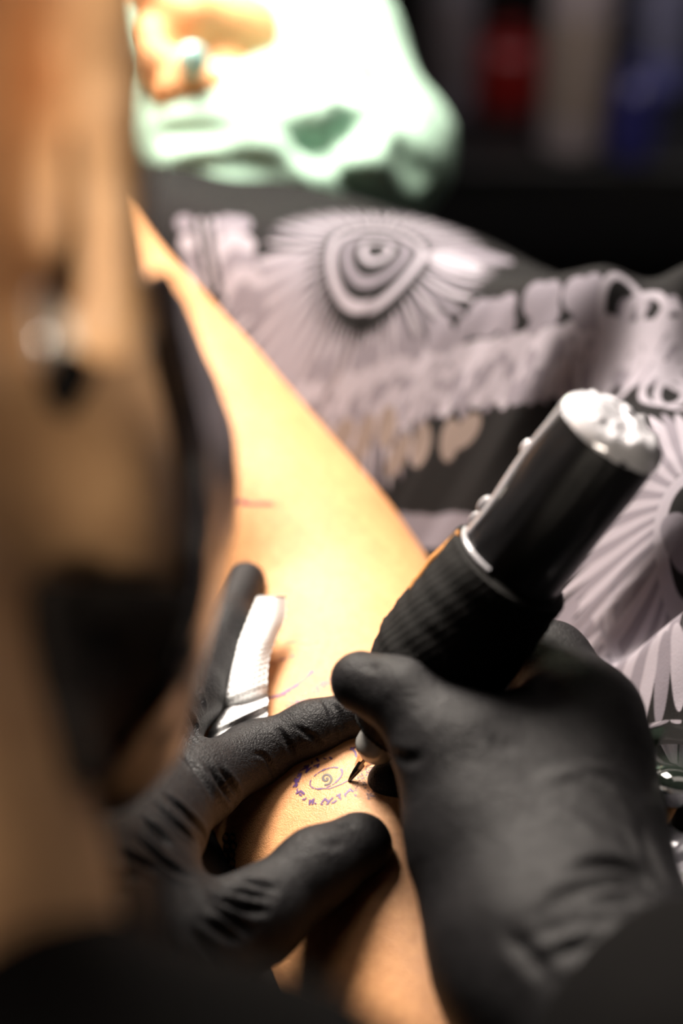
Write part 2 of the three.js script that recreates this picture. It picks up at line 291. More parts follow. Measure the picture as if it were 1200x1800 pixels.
const artist = thing('person', 'tattoo artist seen from behind in black shirt, mask and gloves', 'person', V(-0.10, 0.45, 0.10));
{
  const L = [
    [[[487, 1279], [504, 1304], [519, 1331]], 0.0007, 0.0009], [[[521, 1279], [550, 1296], [562, 1310]], 0.0006, 0.0009], [[[569, 1233], [583, 1258], [590, 1300]], 0.0008, 0.0009], [[[579, 1234], [596, 1256], [601, 1285]], 0.0007, 0.0009],
    [[[444, 1325], [462, 1327], [477, 1350], [483, 1367]], 0.0005, 0.0008], [[[387, 1350], [404, 1375], [421, 1408]], 0.0011, 0.0012], [[[371, 1350], [392, 1383], [415, 1420]], 0.001, 0.0012],
    [[[292, 1400], [333, 1437], [362, 1483], [376, 1505]], 0.0011, 0.0012], [[[275, 1415], [312, 1450], [346, 1484]], 0.0009, 0.0012], [[[254, 1442], [300, 1487], [358, 1522]], 0.0011, 0.0014], [[[235, 1470], [285, 1512], [340, 1545]], 0.0008, 0.0013],
    [[[337, 1200], [358, 1245], [367, 1290]], 0.0008, 0.001], [[[312, 1237], [342, 1279], [360, 1304]], 0.001, 0.0012], [[[300, 1268], [329, 1296], [350, 1308]], 0.0009, 0.0011], [[[325, 1330], [350, 1360], [372, 1400]], 0.0008, 0.0012],
    [[[414, 1545], [450, 1555], [485, 1566]], 0.0009, 0.0013], [[[372, 1574], [414, 1592], [468, 1602]], 0.0012, 0.0014], [[[375, 1589], [405, 1615], [437, 1640]], 0.0012, 0.0014], [[[352, 1615], [392, 1638], [425, 1652]], 0.0009, 0.0014], [[[390, 1560], [430, 1572], [480, 1580]], 0.0008, 0.0012],
    [[[578, 1442], [597, 1452], [622, 1450]], 0.0005, 0.0011], [[[560, 1480], [582, 1486], [604, 1482]], 0.0003, 0.0014],
    [[[180, 1535], [210, 1540], [240, 1538]], 0.0009, 0.0014], [[[160, 1585], [190, 1578], [225, 1564]], 0.0009, 0.0014], [[[215, 1500], [240, 1512], [275, 1530]], 0.0008, 0.0013], [[[300, 1640], [310, 1668], [330, 1700]], 0.0009, 0.0014], [[[340, 1630], [360, 1660], [385, 1690]], 0.0009, 0.0014],
  ];
  const cr = creaseTool(leftF, L.map(([p, a, w]) => [p, a * 1.45, w * 0.85]));
  const all = [...leftFingers.flat(), [lw, 0.028], J(-130, 1830, 0.35, 0.034)], b = boundsOf(all, 0.006);
  const g = mesher(leftF, b.min, b.max, 0.0008, (x, y, z) => cr(x, y, z) + 0.0001 * fbm(x * 130, y * 130, z * 130, 2) + 0.0003 * nz(x * 40, y * 50, z * 40));
  part('glove', boxUV(g, 0.03), M.glove, artist, 'black nitrile glove on the hand stretching the skin');
  const Rr = [
    [[[951, 1372], [1010, 1354], [1066, 1352], [1104, 1374]], -0.0012, 0.0019], [[[1010, 1366], [1065, 1380], [1113, 1430]], -0.0010, 0.0018], [[[960, 1425], [1010, 1440], [1060, 1470]], -0.0006, 0.002],
    [[[1000, 1536], [1070, 1520], [1119, 1534], [1153, 1562]], 0.0024, 0.0019], [[[945, 1597], [1010, 1568], [1092, 1552], [1138, 1572]], 0.0020, 0.0018], [[[925, 1622], [1010, 1594], [1092, 1579], [1125, 1588]], 0.0022, 0.0018], [[[925, 1650], [1010, 1622], [1085, 1612]], 0.0022, 0.002], [[[960, 1682], [1020, 1660], [1075, 1640]], 0.0018, 0.002],
    [[[1124, 1451], [1146, 1510], [1170, 1560]], 0.0014, 0.0018], [[[1095, 1470], [1120, 1500], [1150, 1545]], 0.0009, 0.0017], [[[860, 1290], [880, 1310], [905, 1318]], 0.0006, 0.002], [[[890, 1640], [930, 1680], [960, 1720]], 0.0012, 0.0022],
    [[[690, 1325], [715, 1335], [745, 1332]], 0.0007, 0.0014], [[[640, 1168], [655, 1174], [672, 1172]], 0.0004, 0.0013],
  ];
  const cr2 = creaseTool(rightF, Rr);
  const all2 = [...rightFingers.flat(), [rw, 0.029], JR(1220, 1960, 0.315, 0.034)], b2 = boundsOf(all2, 0.006);
  const g2 = mesher(rightF, b2.min, b2.max, 0.0012, (x, y, z) => cr2(x, y, z) + 0.0003 * fbm(x * 70, y * 70, z * 70, 2) + 0.0004 * nz(x * 30, y * 40, z * 30));
  part('glove', boxUV(g2, 0.03), M.glove, artist, 'black nitrile glove gripping the tattoo machine');
}

// ------------------------------------------------------------------ the artist: head, neck, mask, shirt
const camB = [V(1, 0, 0), UP.clone(), FWD.clone().negate()];
const camPt = (x, y, d) => EYE.clone().addScaledVector(FWD, d).addScaledVector(UP, y).add(V(x, 0, 0));
{
  const H = camPt(-0.110, 0.042, 0.308);
  const Rm = new THREE.Matrix4().makeBasis(...camB).multiply(new THREE.Matrix4().makeRotationFromEuler(new THREE.Euler(-0.12, -0.25, 0.19, 'YXZ')));
  const X = V(0, 0, 0), Y = V(0, 0, 0), Z = V(0, 0, 0); Rm.extractBasis(X, Y, Z); const B = [X, Y, Z];
  const W = (x, y, z) => H.clone().addScaledVector(X, x).addScaledVector(Y, y).addScaledVector(Z, z);
  const local = (x, y, z) => { const a = x - H.x, b = y - H.y, c = z - H.z; return [a * X.x + b * X.y + c * X.z, a * Y.x + b * Y.y + c * Y.z, a * Z.x + b * Z.y + c * Z.z]; };
  const neckBase = camPt(-0.098, -0.075, 0.275);
  const skull = joinAll([ellipsoid(W(0, 0.042, 0.012), V(0.073, 0.083, 0.094), B), ellipsoid(W(0, -0.02, -0.035), V(0.062, 0.078, 0.062), B), chain([[W(0.048, -0.045, -0.015), 0.017], [W(0.022, -0.082, -0.075), 0.015], [W(-0.022, -0.082, -0.075), 0.015], [W(-0.048, -0.045, -0.015), 0.017]], 0.01)], 0.03);
  const nose = chain([[W(0, 0.01, -0.092), 0.007], [W(0, -0.022, -0.112), 0.010]], 0.006), brow = chain([[W(-0.035, 0.022, -0.082), 0.008], [W(0.035, 0.022, -0.082), 0.008]], 0.01);
  const eyesF = joinAll([ellipsoid(W(0.03, 0.008, -0.082), V(0.013, 0.009, 0.009), B), ellipsoid(W(-0.03, 0.008, -0.082), V(0.013, 0.009, 0.009), B)], 0.002);
  const neckF = chain([[W(0, -0.03, 0.03), 0.052], [neckBase, 0.054], [camPt(-0.09, -0.16, 0.23), 0.068]], 0.03);
  // right ear (and its mirror image)
  const ears = [];
  for (const s of [1, -1]) {
    const O = [0.074 * s, 0.003, 0.000], E = (b, y, o = 0) => W(O[0] + s * (0.36 * b + 0.93 * o + 0.17 * y), O[1] + y, O[2] + 0.93 * b - 0.36 * o);
    const eb = [X.clone().multiplyScalar(0.36 * s).addScaledVector(Z, 0.93), Y, X.clone().multiplyScalar(0.93 * s).addScaledVector(Z, -0.36)];
    ears.push(chain([[E(0.000, 0.008), 0.0032], [E(0.003, 0.024), 0.0036], [E(0.012, 0.0325), 0.004], [E(0.024, 0.030), 0.0042], [E(0.0315, 0.018), 0.0042], [E(0.032, 0.003), 0.0038], [E(0.026, -0.012), 0.0036], [E(0.017, -0.022), 0.0045], [E(0.011, -0.0285), 0.0066], [E(0.004, -0.024), 0.005]], 0.003));
    ears.push(ellipsoid(E(0.014, 0.004, -0.003), V(0.018, 0.028, 0.0042), eb));
    ears.push(chain([[E(0.010, 0.020, 0.002), 0.003], [E(0.021, 0.010, 0.003), 0.003], [E(0.020, -0.006, 0.003), 0.003], [E(0.012, -0.016, 0.002), 0.003]], 0.003));
    ears.push(ellipsoid(E(0.004, -0.002, -0.006), V(0.008, 0.015, 0.007), eb));
    if (s === 1) {
      const at = E(0.0105, -0.0285, -0.004), n = eb[2];
      const q = new THREE.Quaternion().setFromUnitVectors(V(0, 1, 0), n), lathe = (pts, seg = 28) => new THREE.LatheGeometry(pts.map(([a, b]) => new THREE.Vector2(a, b)), seg).applyQuaternion(q).translate(at.x, at.y, at.z);
      const ring = part('earring', lathe([[0.0001, -0.0085], [0.0056, -0.0085], [0.0070, -0.0078], [0.0074, -0.0068], [0.0064, -0.0058], [0.0045, -0.0052], [0.0045, 0.0072], [0.0060, 0.0078], [0.0062, 0.0084], [0.005, 0.0092], [0.0001, 0.0092]]), M.pearl, artist, 'pale round ear plug');
      part('metal_rim', lathe([[0.0071, -0.0078], [0.0080, -0.0073], [0.0082, -0.0067], [0.0076, -0.0060], [0.0068, -0.0062]]), M.chrome, ring);
    }
  }
  const earF = joinAll(ears, 0.004);
  const headF = (x, y, z) => { let d = smin(skull(x, y, z), neckF(x, y, z), 0.02); d = smin(d, brow(x, y, z), 0.012); d = smin(d, nose(x, y, z), 0.01); d = Math.min(d, eyesF(x, y, z)); return smin(d, earF(x, y, z), 0.005); };
  const lo = V(1e9, 1e9, 1e9), hi = V(-1e9, -1e9, -1e9);
  for (const p of [W(-0.12, -0.1, -0.12), W(0.12, 0.14, 0.12), W(0.12, -0.1, 0.12), W(-0.12, 0.14, -0.12), W(0.12, 0.14, -0.12), W(-0.12, -0.1, 0.12), camPt(-0.18, -0.26, 0.14), camPt(0.03, -0.26, 0.32)]) { lo.min(p); hi.max(p); }
  part('body', boxUV(mesher(headF, lo, hi, 0.0022), 0.05), M.skinArtist, artist, 'bare head, ear and neck of the artist');
  // face mask: a shell over the lower face
  const maskF = (x, y, z) => { const [a, b, c] = local(x, y, z); const base = smin(skull(x, y, z), smin(nose(x, y, z), cap(W(0.02, -0.03, -0.085), W(-0.02, -0.03, -0.085), 0.034, 0.034)(x, y, z), 0.02), 0.03) - 0.006; const top = b - (-0.004 + 0.10 * Math.max(0, -c - 0.05)), back = c + 0.040 - 0.15 * (b + 0.05), low = -0.105 - b; return Math.max(base, -base - 0.03, top, back, low); };
  const maskMesh = part('face_mask', boxUV(mesher(maskF, lo, hi, 0.0025, (x, y, z) => 0.0007 * nz(x * 60, y * 120, z * 60)), 0.03), M.maskBlack, artist, 'black face mask over the lower face');
  { const w = [[0.078, 0.040, 0.002], [0.081, 0.034, 0.010], [0.080, 0.018, 0.016], [0.077, 0.000, 0.018], [0.072, -0.018, 0.016], [0.064, -0.032, 0.008], [0.052, -0.042, -0.004]].map((q) => [W(...q), 0.0036]);  // loop placed in the ear gap to strengthen its dark strip
    part('ear_gap_loop', boxUV(mesher(chain(w, 0.003), boundsOf(w, 0.006).min, boundsOf(w, 0.006).max, 0.0014), 0.03), M.shirtBlack, maskMesh, 'black elastic loop of the mask filling the dark gap behind the ear'); }
  // short beard along the jaw and cropped hair on top
  const beardF = (x, y, z) => { const [a, b, c] = local(x, y, z); const base = smin(skull(x, y, z), neckF(x, y, z), 0.02) - 0.0035 - 0.0015 * nz(x * 240, y * 240, z * 240); return Math.max(base, -base - 0.02, c - 0.004 + 0.15 * (b + 0.03), -0.055 - c, b + 0.066, -0.10 - b); };
  part('beard', mesher(beardF, lo, hi, 0.003), M.beard, artist, 'short dark beard along the jaw');
  const hairF = (x, y, z) => { const [a, b, c] = local(x, y, z); const base = skull(x, y, z) - 0.003 - 0.0012 * nz(x * 260, y * 260, z * 260); return Math.max(base, -base - 0.005, 0.052 - b - 0.05 * Math.max(0, c)); };
  part('hair', mesher(hairF, lo, hi, 0.003), M.hair, artist, 'cropped greying hair');
  // black T-shirt with long sleeves
  const lS = V(-0.25, 0.86, -0.08), rS = V(0.12, 0.86, -0.02), hip = V(-0.08, 0.46, 0.16);
  const lE = V(-0.30, 0.74, -0.33), rE = V(0.24, 0.74, -0.03);
  const collar = camPt(-0.100, -0.110, 0.262), shoulderR = camPt(-0.030, -0.122, 0.25);
  const shirtF = joinAll([
    chain([[V(-0.07, 0.80, -0.02), 0.11], [hip, 0.13]], 0.05), chain([[V(-0.14, 0.80, -0.02), 0.10], [V(-0.15, 0.5, 0.15), 0.12]], 0.05), chain([[lS, 0.06], [collar, 0.057], [shoulderR, 0.050], [rS, 0.06]], 0.03),
    chain([[lS, 0.062], [lE, 0.048], [P(-120, 1820, 0.36), 0.034]], 0.02), chain([[rS, 0.062], [rE, 0.05], [P(1300, 1970, 0.355), 0.037], [P(1215, 1880, 0.372), 0.036]], 0.02),
  ], 0.05);
  part('shirt', boxUV(mesher(shirtF, V(-0.42, 0.3, -0.45), V(0.36, 1.05, 0.32), 0.005, (x, y, z) => 0.003 * fbm(x * 16, y * 22, z * 16, 2)), 0.05), M.shirtBlack, artist, 'black long-sleeved shirt');
}

// ------------------------------------------------------------------ tattoo machine
{
  const tip = hit(613, 1372, armF).addScaledVector(FWD, -0.0004), end = P(1085, 745, 0.416), ax = end.clone().sub(tip), L = ax.length(); ax.normalize();
  const q = new THREE.Quaternion().setFromUnitVectors(V(0, 1, 0), ax);
  const place = (g) => g.applyQuaternion(q).translate(tip.x, tip.y, tip.z);
  const lathe = (pts, seg = 64) => new THREE.LatheGeometry(pts.map(([r, y]) => new THREE.Vector2(r, y)), seg);
  const wobble = (g, fn) => { const p = g.attributes.position; for (let i = 0; i < p.count; i++) { const x = p.getX(i), y = p.getY(i), z = p.getZ(i), r = Math.hypot(x, z) || 1e-6, a = Math.atan2(z, x), d = fn(a, y, r); p.setXYZ(i, x * (1 + d / r), y, z * (1 + d / r)); } g.computeVertexNormals(); return g; };
  const uvm = (g, r, tile) => { const u = g.attributes.uv, p = g.attributes.position; for (let i = 0; i < u.count; i++) u.setXY(i, u.getX(i) * Math.round(6.283 * r / tile), p.getY(i) / tile); return g; };
  const m = thing('tattoo_machine', 'black pen tattoo machine with bandage-wrapped grip and shiny film cap', 'tattoo machine', tip);
  const grip = []; for (let i = 0; i <= 120; i++) { const t = i / 120, y = 0.020 + t * 0.060; const r = 0.0105 + 0.0078 * Math.min(1, Math.max(0, (t - 0.02) / 0.42)) ** 0.7 - 0.0012 * Math.max(0, (t - 0.62) / 0.38); grip.push([r, y]); }
  part('grip_wrap', place(uvm(wobble(lathe([[0.0005, 0.0195], ...grip, [0.0150, 0.0806], [0.013, 0.081]], 128), (a, y) => 0.00014 * Math.sin(((y * 1000 / 7) + a / 6.283) * 6.283) + 0.0002 * nz(Math.cos(a) * 4, y * 260, Math.sin(a) * 4) + 0.00025 * Math.sin(a * 46 + y * 900)), 0.017, 0.012)), M.wrap, m, 'black cohesive bandage wrapped round the grip');
  const body = []; for (let i = 0; i <= 60; i++) body.push([0.0142 + (i / 60) * 0.0002, 0.078 + (L - 0.0035 - 0.078) * i / 60]);
  part('body', place(uvm(wobble(lathe([[0.010, 0.0775], ...body, [0.0138, L - 0.0015], [0.0128, L], [0.0002, L]], 96), (a, y, r) => r < 0.012 ? 0 : 0.00035 * nz(Math.cos(a) * 2.5, y * 60, Math.sin(a) * 2.5) + 0.00025 * Math.max(0, nz(Math.cos(a) * 6, y * 25, Math.sin(a) * 6))), 0.0142, 0.03)), M.machine, m, 'glossy black film over the machine body');
  // crumpled film over the end cap, its reflection painted as pale colour
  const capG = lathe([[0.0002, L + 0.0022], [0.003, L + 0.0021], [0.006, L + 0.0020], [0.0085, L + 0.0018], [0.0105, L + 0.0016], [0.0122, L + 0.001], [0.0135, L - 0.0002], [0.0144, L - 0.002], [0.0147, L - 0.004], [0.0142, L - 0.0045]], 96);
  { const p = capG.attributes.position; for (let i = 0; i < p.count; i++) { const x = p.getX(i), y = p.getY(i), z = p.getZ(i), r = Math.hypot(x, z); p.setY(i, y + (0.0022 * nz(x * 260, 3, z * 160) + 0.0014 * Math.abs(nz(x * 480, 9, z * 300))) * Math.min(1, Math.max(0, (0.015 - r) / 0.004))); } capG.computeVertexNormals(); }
  part('end_cap', place(capG), M.film, m, 'shiny crumpled clear film on the end cap, with its reflection painted pale');
  // pale tube for the film's rim highlight along the side, with little folds
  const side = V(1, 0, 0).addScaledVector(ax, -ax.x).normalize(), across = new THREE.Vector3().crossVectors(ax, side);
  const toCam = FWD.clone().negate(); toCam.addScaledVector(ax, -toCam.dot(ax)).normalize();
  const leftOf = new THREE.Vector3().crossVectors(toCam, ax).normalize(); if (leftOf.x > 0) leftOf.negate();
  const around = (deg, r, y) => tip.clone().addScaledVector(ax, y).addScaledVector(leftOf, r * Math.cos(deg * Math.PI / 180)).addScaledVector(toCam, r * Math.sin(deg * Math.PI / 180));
  const highlightPts = []; for (let i = 0; i <= 8; i++) highlightPts.push(around(14 + 4 * Math.sin(i), 0.0138, 0.083 + i / 8 * (L - 0.086)));
  part('rim_highlight', new THREE.TubeGeometry(new THREE.CatmullRomCurve3(highlightPts), 60, 0.0017, 10), M.strip, m, 'pale tube painted as the rim highlight of the film');
  const bump = (deg, r, y, s) => new THREE.SphereGeometry(s, 16, 12).scale(1, 1.5, 0.8).applyQuaternion(q).translate(...around(deg, r, y).toArray());
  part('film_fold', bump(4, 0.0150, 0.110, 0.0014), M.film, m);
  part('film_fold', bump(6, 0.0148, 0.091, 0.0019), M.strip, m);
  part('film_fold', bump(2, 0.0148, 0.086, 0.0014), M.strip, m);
  const ringPts = []; for (let i = 0; i <= 24; i++) ringPts.push(around(-4 + i / 24 * 74, 0.0151 - 0.0004 * i / 24, 0.0815));
  part('ring_highlight', new THREE.TubeGeometry(new THREE.CatmullRomCurve3(ringPts), 60, 0.0008, 8), M.strip, m);  // only the bright arc of the step ring, highlight as a pale tube
  const tapePts = []; for (let i = 0; i <= 8; i++) tapePts.push(around(6, 0.0172 - 0.0018 * Math.max(0, (i - 4) / 4), 0.060 + i / 8 * 0.021));
  part('orange_tape', new THREE.TubeGeometry(new THREE.CatmullRomCurve3(tapePts), 40, 0.0014, 10), M.copper, m, 'strip of orange tape along the grip');
  // needle cartridge
  part('cartridge', place(lathe([[0.0002, 0.0096], [0.0022, 0.0096], [0.0036, 0.0101], [0.0049, 0.0113], [0.0056, 0.0128], [0.0058, 0.0150], [0.0058, 0.0225], [0.005, 0.024], [0.0002, 0.024]])), M.cartridge, m, 'grey plastic needle cartridge');
  part('cartridge_tip', place(lathe([[0.0016, 0.0056], [0.0021, 0.0076], [0.0030, 0.0100], [0.0027, 0.0101], [0.0014, 0.0060], [0.0016, 0.0056]], 32)), M.clear, m, 'clear plastic cartridge tip');
  part('needle', place(lathe([[0.0001, -0.0004], [0.0004, 0.0003], [0.0007, 0.0016], [0.0010, 0.0040], [0.0011, 0.0066], [0.0005, 0.0070], [0.0005, 0.0100]], 24)), M.ink, m, 'needle bundle wet with black ink');
}

// ------------------------------------------------------------------ client: arm skin, hand, shirt, printed trousers
const client = thing('person', 'tattoo client in mint sweatshirt and black printed trousers, bare arm stretched forward', 'person', V(-0.10, 0.7, -0.75));
{
  const F = 0.70, D = (px, py, d) => P(px, py, d * F), C = (px, py, d, r) => [P(px, py, d * F), r * F];
  const HD = 0.047, wristC = D(475, 78, 1.10);
  const H = (px, py, d, r) => C(px, py, d - HD, r);
  const handC = [
    chain([[wristC, 0.0185], H(420, 70, 1.12, 0.027), H(300, 60, 1.09, 0.024)], 0.01),
    chain([H(440, 50, 1.105, 0.018), H(330, 22, 1.07, 0.0135), H(245, -15, 1.06, 0.0115)], 0.007),
    chain([H(330, 62, 1.085, 0.017), H(258, 62, 1.065, 0.013), H(262, 108, 1.045, 0.0115), H(330, 118, 1.045, 0.0105)], 0.004),
    chain([H(340, 100, 1.09, 0.016), H(262, 122, 1.06, 0.012), H(290, 152, 1.045, 0.0105), H(370, 148, 1.05, 0.010)], 0.004),
    chain([H(370, 125, 1.09, 0.016), H(290, 150, 1.07, 0.011), H(330, 165, 1.06, 0.010), H(420, 158, 1.06, 0.0095)], 0.004),
    chain([H(400, 135, 1.09, 0.015), H(340, 165, 1.08, 0.0095), H(380, 172, 1.07, 0.009), H(440, 165, 1.07, 0.0085)], 0.004),
  ];
  const handF = joinAll(handC, 0.004);
  const sh = [V(-0.27, 0.97, -1.00), V(-0.03, 0.98, -1.02)], nk = V(-0.16, 1.02, -1.12), hd = V(-0.16, 1.12, -1.25);
  const rest = joinAll([
    chain([[sh[0], 0.052], [V(-0.15, 0.96, -1.04), 0.07], [sh[1], 0.045], [D(570, 110, 1.15), 0.022], [D(668, 262, 1.09), 0.018], [D(560, 180, 1.10), 0.018], [wristC, 0.0185]], 0.02), chain([[V(-0.16, 0.95, -1.04), 0.08], [V(-0.12, 0.80, -0.80), 0.05]], 0.04),
    chain([[V(-0.16, 0.98, -1.06), 0.05], [nk, 0.048], [hd, 0.05]], 0.03), ellipsoid(hd, V(0.074, 0.105, 0.095)), chain([[V(-0.16, 1.075, -1.185), 0.03], [V(-0.16, 1.045, -1.175), 0.02]], 0.02), chain([[V(-0.16, 1.12, -1.165), 0.007], [V(-0.16, 1.095, -1.150), 0.010]], 0.008),
  ], 0.02);
  const ZC = -0.70;
  const skinArm = mesher(armF, V(-0.30, 0.69, -0.75), V(0.22, 0.96, -0.16), 0.002);
  const bodyF = (x, y, z) => smin(Math.min(rest(x, y, z), handF(x, y, z)), armF(x, y, z), 0.006);
  const skinBody = mesher((x, y, z) => bodyF(x, y, z), V(-0.37, 0.68, -1.38), V(0.2, 1.26, -0.66), 0.003);
  // the arm has a finer grid than the rest: each grid keeps its own side of one plane
  const trim = (g, keep) => { const p = g.attributes.position, I = g.index.array, out = []; for (let t = 0; t < I.length; t += 3) { const x = (p.getX(I[t]) + p.getX(I[t + 1]) + p.getX(I[t + 2])) / 3, z = (p.getZ(I[t]) + p.getZ(I[t + 1]) + p.getZ(I[t + 2])) / 3; if (keep(x, z)) out.push(I[t], I[t + 1], I[t + 2]); } g.setIndex(out); return g; };
  part('body', mergeGeometries([boxUV(trim(skinArm, (x, z) => z > ZC), 0.025), boxUV(trim(skinBody, (x, z) => z <= ZC + 0.003 || x > -0.13 + 0.3 * (z + 0.70)), 0.025)]), M.skinClient, client, 'bare arm and resting hand of the client');
  { const a = D(338, 113, 1.043 - HD), t = V(1, 0.1, 0).normalize(), q = new THREE.Quaternion().setFromUnitVectors(V(0, 0, 1), t);
    const r = part('finger_ring', new THREE.TorusGeometry(0.0080, 0.0016, 12, 40).applyQuaternion(q).translate(a.x, a.y, a.z), M.gold, client);
    const s = D(338, 106, 1.028 - HD); part('stone', new THREE.SphereGeometry(0.0066, 24, 16).scale(1, 1.1, 0.7).translate(s.x, s.y, s.z), M.stone, r, 'pale turquoise stone'); }
  const shirtF = joinAll([
    chain([C(40, 266, 1.055, 0.052), C(380, 273, 1.045, 0.052), C(560, 288, 1.055, 0.045)], 0.015),
    chain([C(60, 160, 1.18, 0.06), C(480, 180, 1.18, 0.06)], 0.02), chain([[V(-0.18, 0.84, -0.88), 0.075], [V(-0.20, 0.95, -1.04), 0.10]], 0.04), chain([[V(-0.08, 0.84, -0.88), 0.07], [V(-0.10, 0.95, -1.04), 0.10]], 0.04),
    chain([[V(-0.03, 0.98, -1.02), 0.06], C(440, -110, 1.22, 0.056), C(572, 100, 1.15, 0.052), C(664, 268, 1.08, 0.044), C(570, 185, 1.08, 0.046), C(506, 95, 1.095, 0.040)], 0.018),
    chain([[V(-0.275, 0.975, -1.02), 0.066], [V(-0.245, 0.925, -0.88), 0.054]], 0.02),
  ], 0.014);
  const fold = creaseTool(shirtF, [[[[500, 90], [560, 120], [610, 150], [640, 170]], 0.007, 0.007], [[[520, 235], [575, 250], [620, 225], [650, 190]], 0.009, 0.007], [[[480, 200], [540, 260], [620, 320], [650, 350]], 0.006, 0.006], [[[640, 60], [680, 140], [700, 220]], 0.004, 0.007], [[[255, 240], [330, 232], [420, 240]], 0.004, 0.005], [[[300, 300], [400, 290], [520, 300]], 0.003, 0.005], [[[690, 240], [720, 290], [745, 330]], 0.004, 0.006], [[[470, 20], [490, 120], [480, 200]], 0.006, 0.006], [[[590, 330], [640, 345], [700, 340]], 0.004, 0.005]]);
  part('sweatshirt', boxUV(mesher(shirtF, V(-0.36, 0.72, -1.20), V(0.21, 1.09, -0.64), 0.0025, (x, y, z) => fold(x, y, z) + 0.003 * fbm(x * 20, y * 26, z * 20, 2)), 0.05), M.mint, client, 'mint green sweatshirt');
  part('hair', mesher((x, y, z) => { const d = ellipsoid(V(-0.16, 1.135, -1.265), V(0.088, 0.115, 0.10))(x, y, z); return Math.max(d, 0.35 * (z + 1.20) - 0.65 * (y - 1.16)); }, V(-0.28, 0.98, -1.4), V(-0.04, 1.28, -1.14), 0.005, (x, y, z) => 0.004 * nz(x * 80, y * 20, z * 80)), M.beard, client, 'dark hair');
}
// stencil and ink on the arm
{
  const n = 2048, X0 = -0.115, X1 = 0.085, Z0 = -0.66, Z1 = -0.26, cv = document.createElement('canvas'); cv.width = n / 2; cv.height = n;
  const c = cv.getContext('2d'); c.clearRect(0, 0, n / 2, n);
  const to = (px, py) => { const h = hit(px, py, armF) || onPlane(px, py, 0.79); return [(h.x - X0) / (X1 - X0) * n / 2, (h.z - Z0) / (Z1 - Z0) * n]; };
  const S = n / 2 / (X1 - X0);
  const stroke = (pts, w, col) => { c.strokeStyle = col; c.lineWidth = w * S; c.lineCap = c.lineJoin = 'round'; c.beginPath(); pts.map(([x, y]) => to(x, y)).forEach(([x, y], i) => i ? c.lineTo(x, y) : c.moveTo(x, y)); c.stroke(); };
  const purple = 'rgba(74,34,104,0.9)', faint = 'rgba(96,44,110,0.55)', black = 'rgba(28,24,26,0.88)';
  // inked spiral
  const sp = []; for (let i = 0; i <= 40; i++) { const t = i / 40, a = -0.6 + t * 8.6, r = 1.5 + 9.5 * t; sp.push([573 + r * Math.cos(a), 1369 + r * 0.95 * Math.sin(a)]); } stroke(sp, 0.00065, 'rgba(38,32,30,0.95)');
  // dashed ring of the stencil, then the outer ring of little leaf strokes
  for (let i = 0; i < 22; i++) { const a0 = i / 22 * 6.283, a1 = a0 + 0.15 + 0.05 * rnd(); if (i % 7 === 5) continue; const e = (a) => { const ca = Math.cos(a), sa = Math.sin(a); return [573 + 28 * ca - 5 * sa, 1368 + 17.5 * sa - 7 * ca]; }; stroke([e(a0), e(a1)], 0.0003 + 0.0003 * rnd(), purple); }
  stroke([[562, 1386], [580, 1386], [600, 1378], [614, 1371]], 0.00035, purple);
  for (let i = 0; i < 20; i++) { const a = 0.55 + i / 20 * 4.6 + (rnd() - 0.5) * 0.05, R = 1 + 0.05 * (rnd() - 0.5), x = 571 + 50 * R * Math.cos(a), y = 1373 + 40 * R * Math.sin(a) - 6 * Math.cos(a); const t = a + 1.57 + (rnd() - 0.5) * 2.4, l = 1.2 + 2.6 * rnd(); stroke([[x - l * Math.cos(t), y - l * Math.sin(t)], [x + 1.5 * (rnd() - 0.5), y + 2 * rnd()], [x + l * Math.cos(t), y + l * Math.sin(t)]], 0.00035 + 0.0003 * rnd(), purple); }
  for (const p of [[[516, 1383], [521, 1378], [518, 1372], [526, 1370]], [[521, 1395], [528, 1391], [534, 1396]], [[523, 1365], [529, 1360], [527, 1368]], [[534, 1352], [541, 1349], [538, 1358], [546, 1350]], [[552, 1347], [560, 1344], [558, 1349]], [[545, 1410], [551, 1405], [549, 1413]], [[566, 1410], [571, 1404], [577, 1410], [584, 1403]], [[592, 1399], [597, 1396], [596, 1402]], [[607, 1396], [615, 1388], [620, 1391]], [[617, 1315], [624, 1322], [626, 1330]], [[616, 1318], [624, 1314]]]) stroke(p, 0.0006, purple);
  // stipple under the wet highlight near the needle
  for (let i = 0; i < 60; i++) { const x = 622 + rnd() * 36, y = 1342 + rnd() * 62; stroke([[x, y], [x + 2 * rnd(), y + 1.5 * rnd()]], 0.0003 + 0.0003 * rnd(), 'rgba(70,40,86,0.7)'); }
  stroke([[616, 1374], [624, 1360], [629, 1352]], 0.0006, 'rgba(12,10,12,0.9)');
  // arcs above the finger
  const rough = (pts, w, col, dots) => { stroke(pts, w, col); const k = new THREE.CatmullRomCurve3(pts.map(([x, y]) => V(x, y, 0))); for (let i = 0; i < dots; i++) { const p = k.getPoint(rnd()); stroke([[p.x, p.y + (rnd() - 0.5) * 5], [p.x + 5 * rnd(), p.y + (rnd() - 0.5) * 5]], w * (0.6 + 0.7 * rnd()), col); } };
  rough([[466, 1229], [490, 1222], [515, 1208], [535, 1195], [548, 1180]], 0.00075, faint, 26);
  rough([[475, 1167], [500, 1158], [520, 1152]], 0.0005, 'rgba(110,60,120,0.35)', 6); rough([[500, 1130], [520, 1128], [540, 1133], [558, 1128]], 0.0006, 'rgba(110,50,110,0.4)', 8); rough([[500, 1145], [530, 1144], [550, 1150]], 0.0004, 'rgba(110,60,120,0.25)', 4);
  for (let i = 0; i < 46; i++) { const t = rnd(), x = 500 + 90 * t + 8 * rnd(), y = 1235 - 55 * t + 16 * rnd(); stroke([[x, y], [x + 5 * rnd(), y - 3 * rnd()]], 0.0005, 'rgba(110,50,120,0.45)'); }
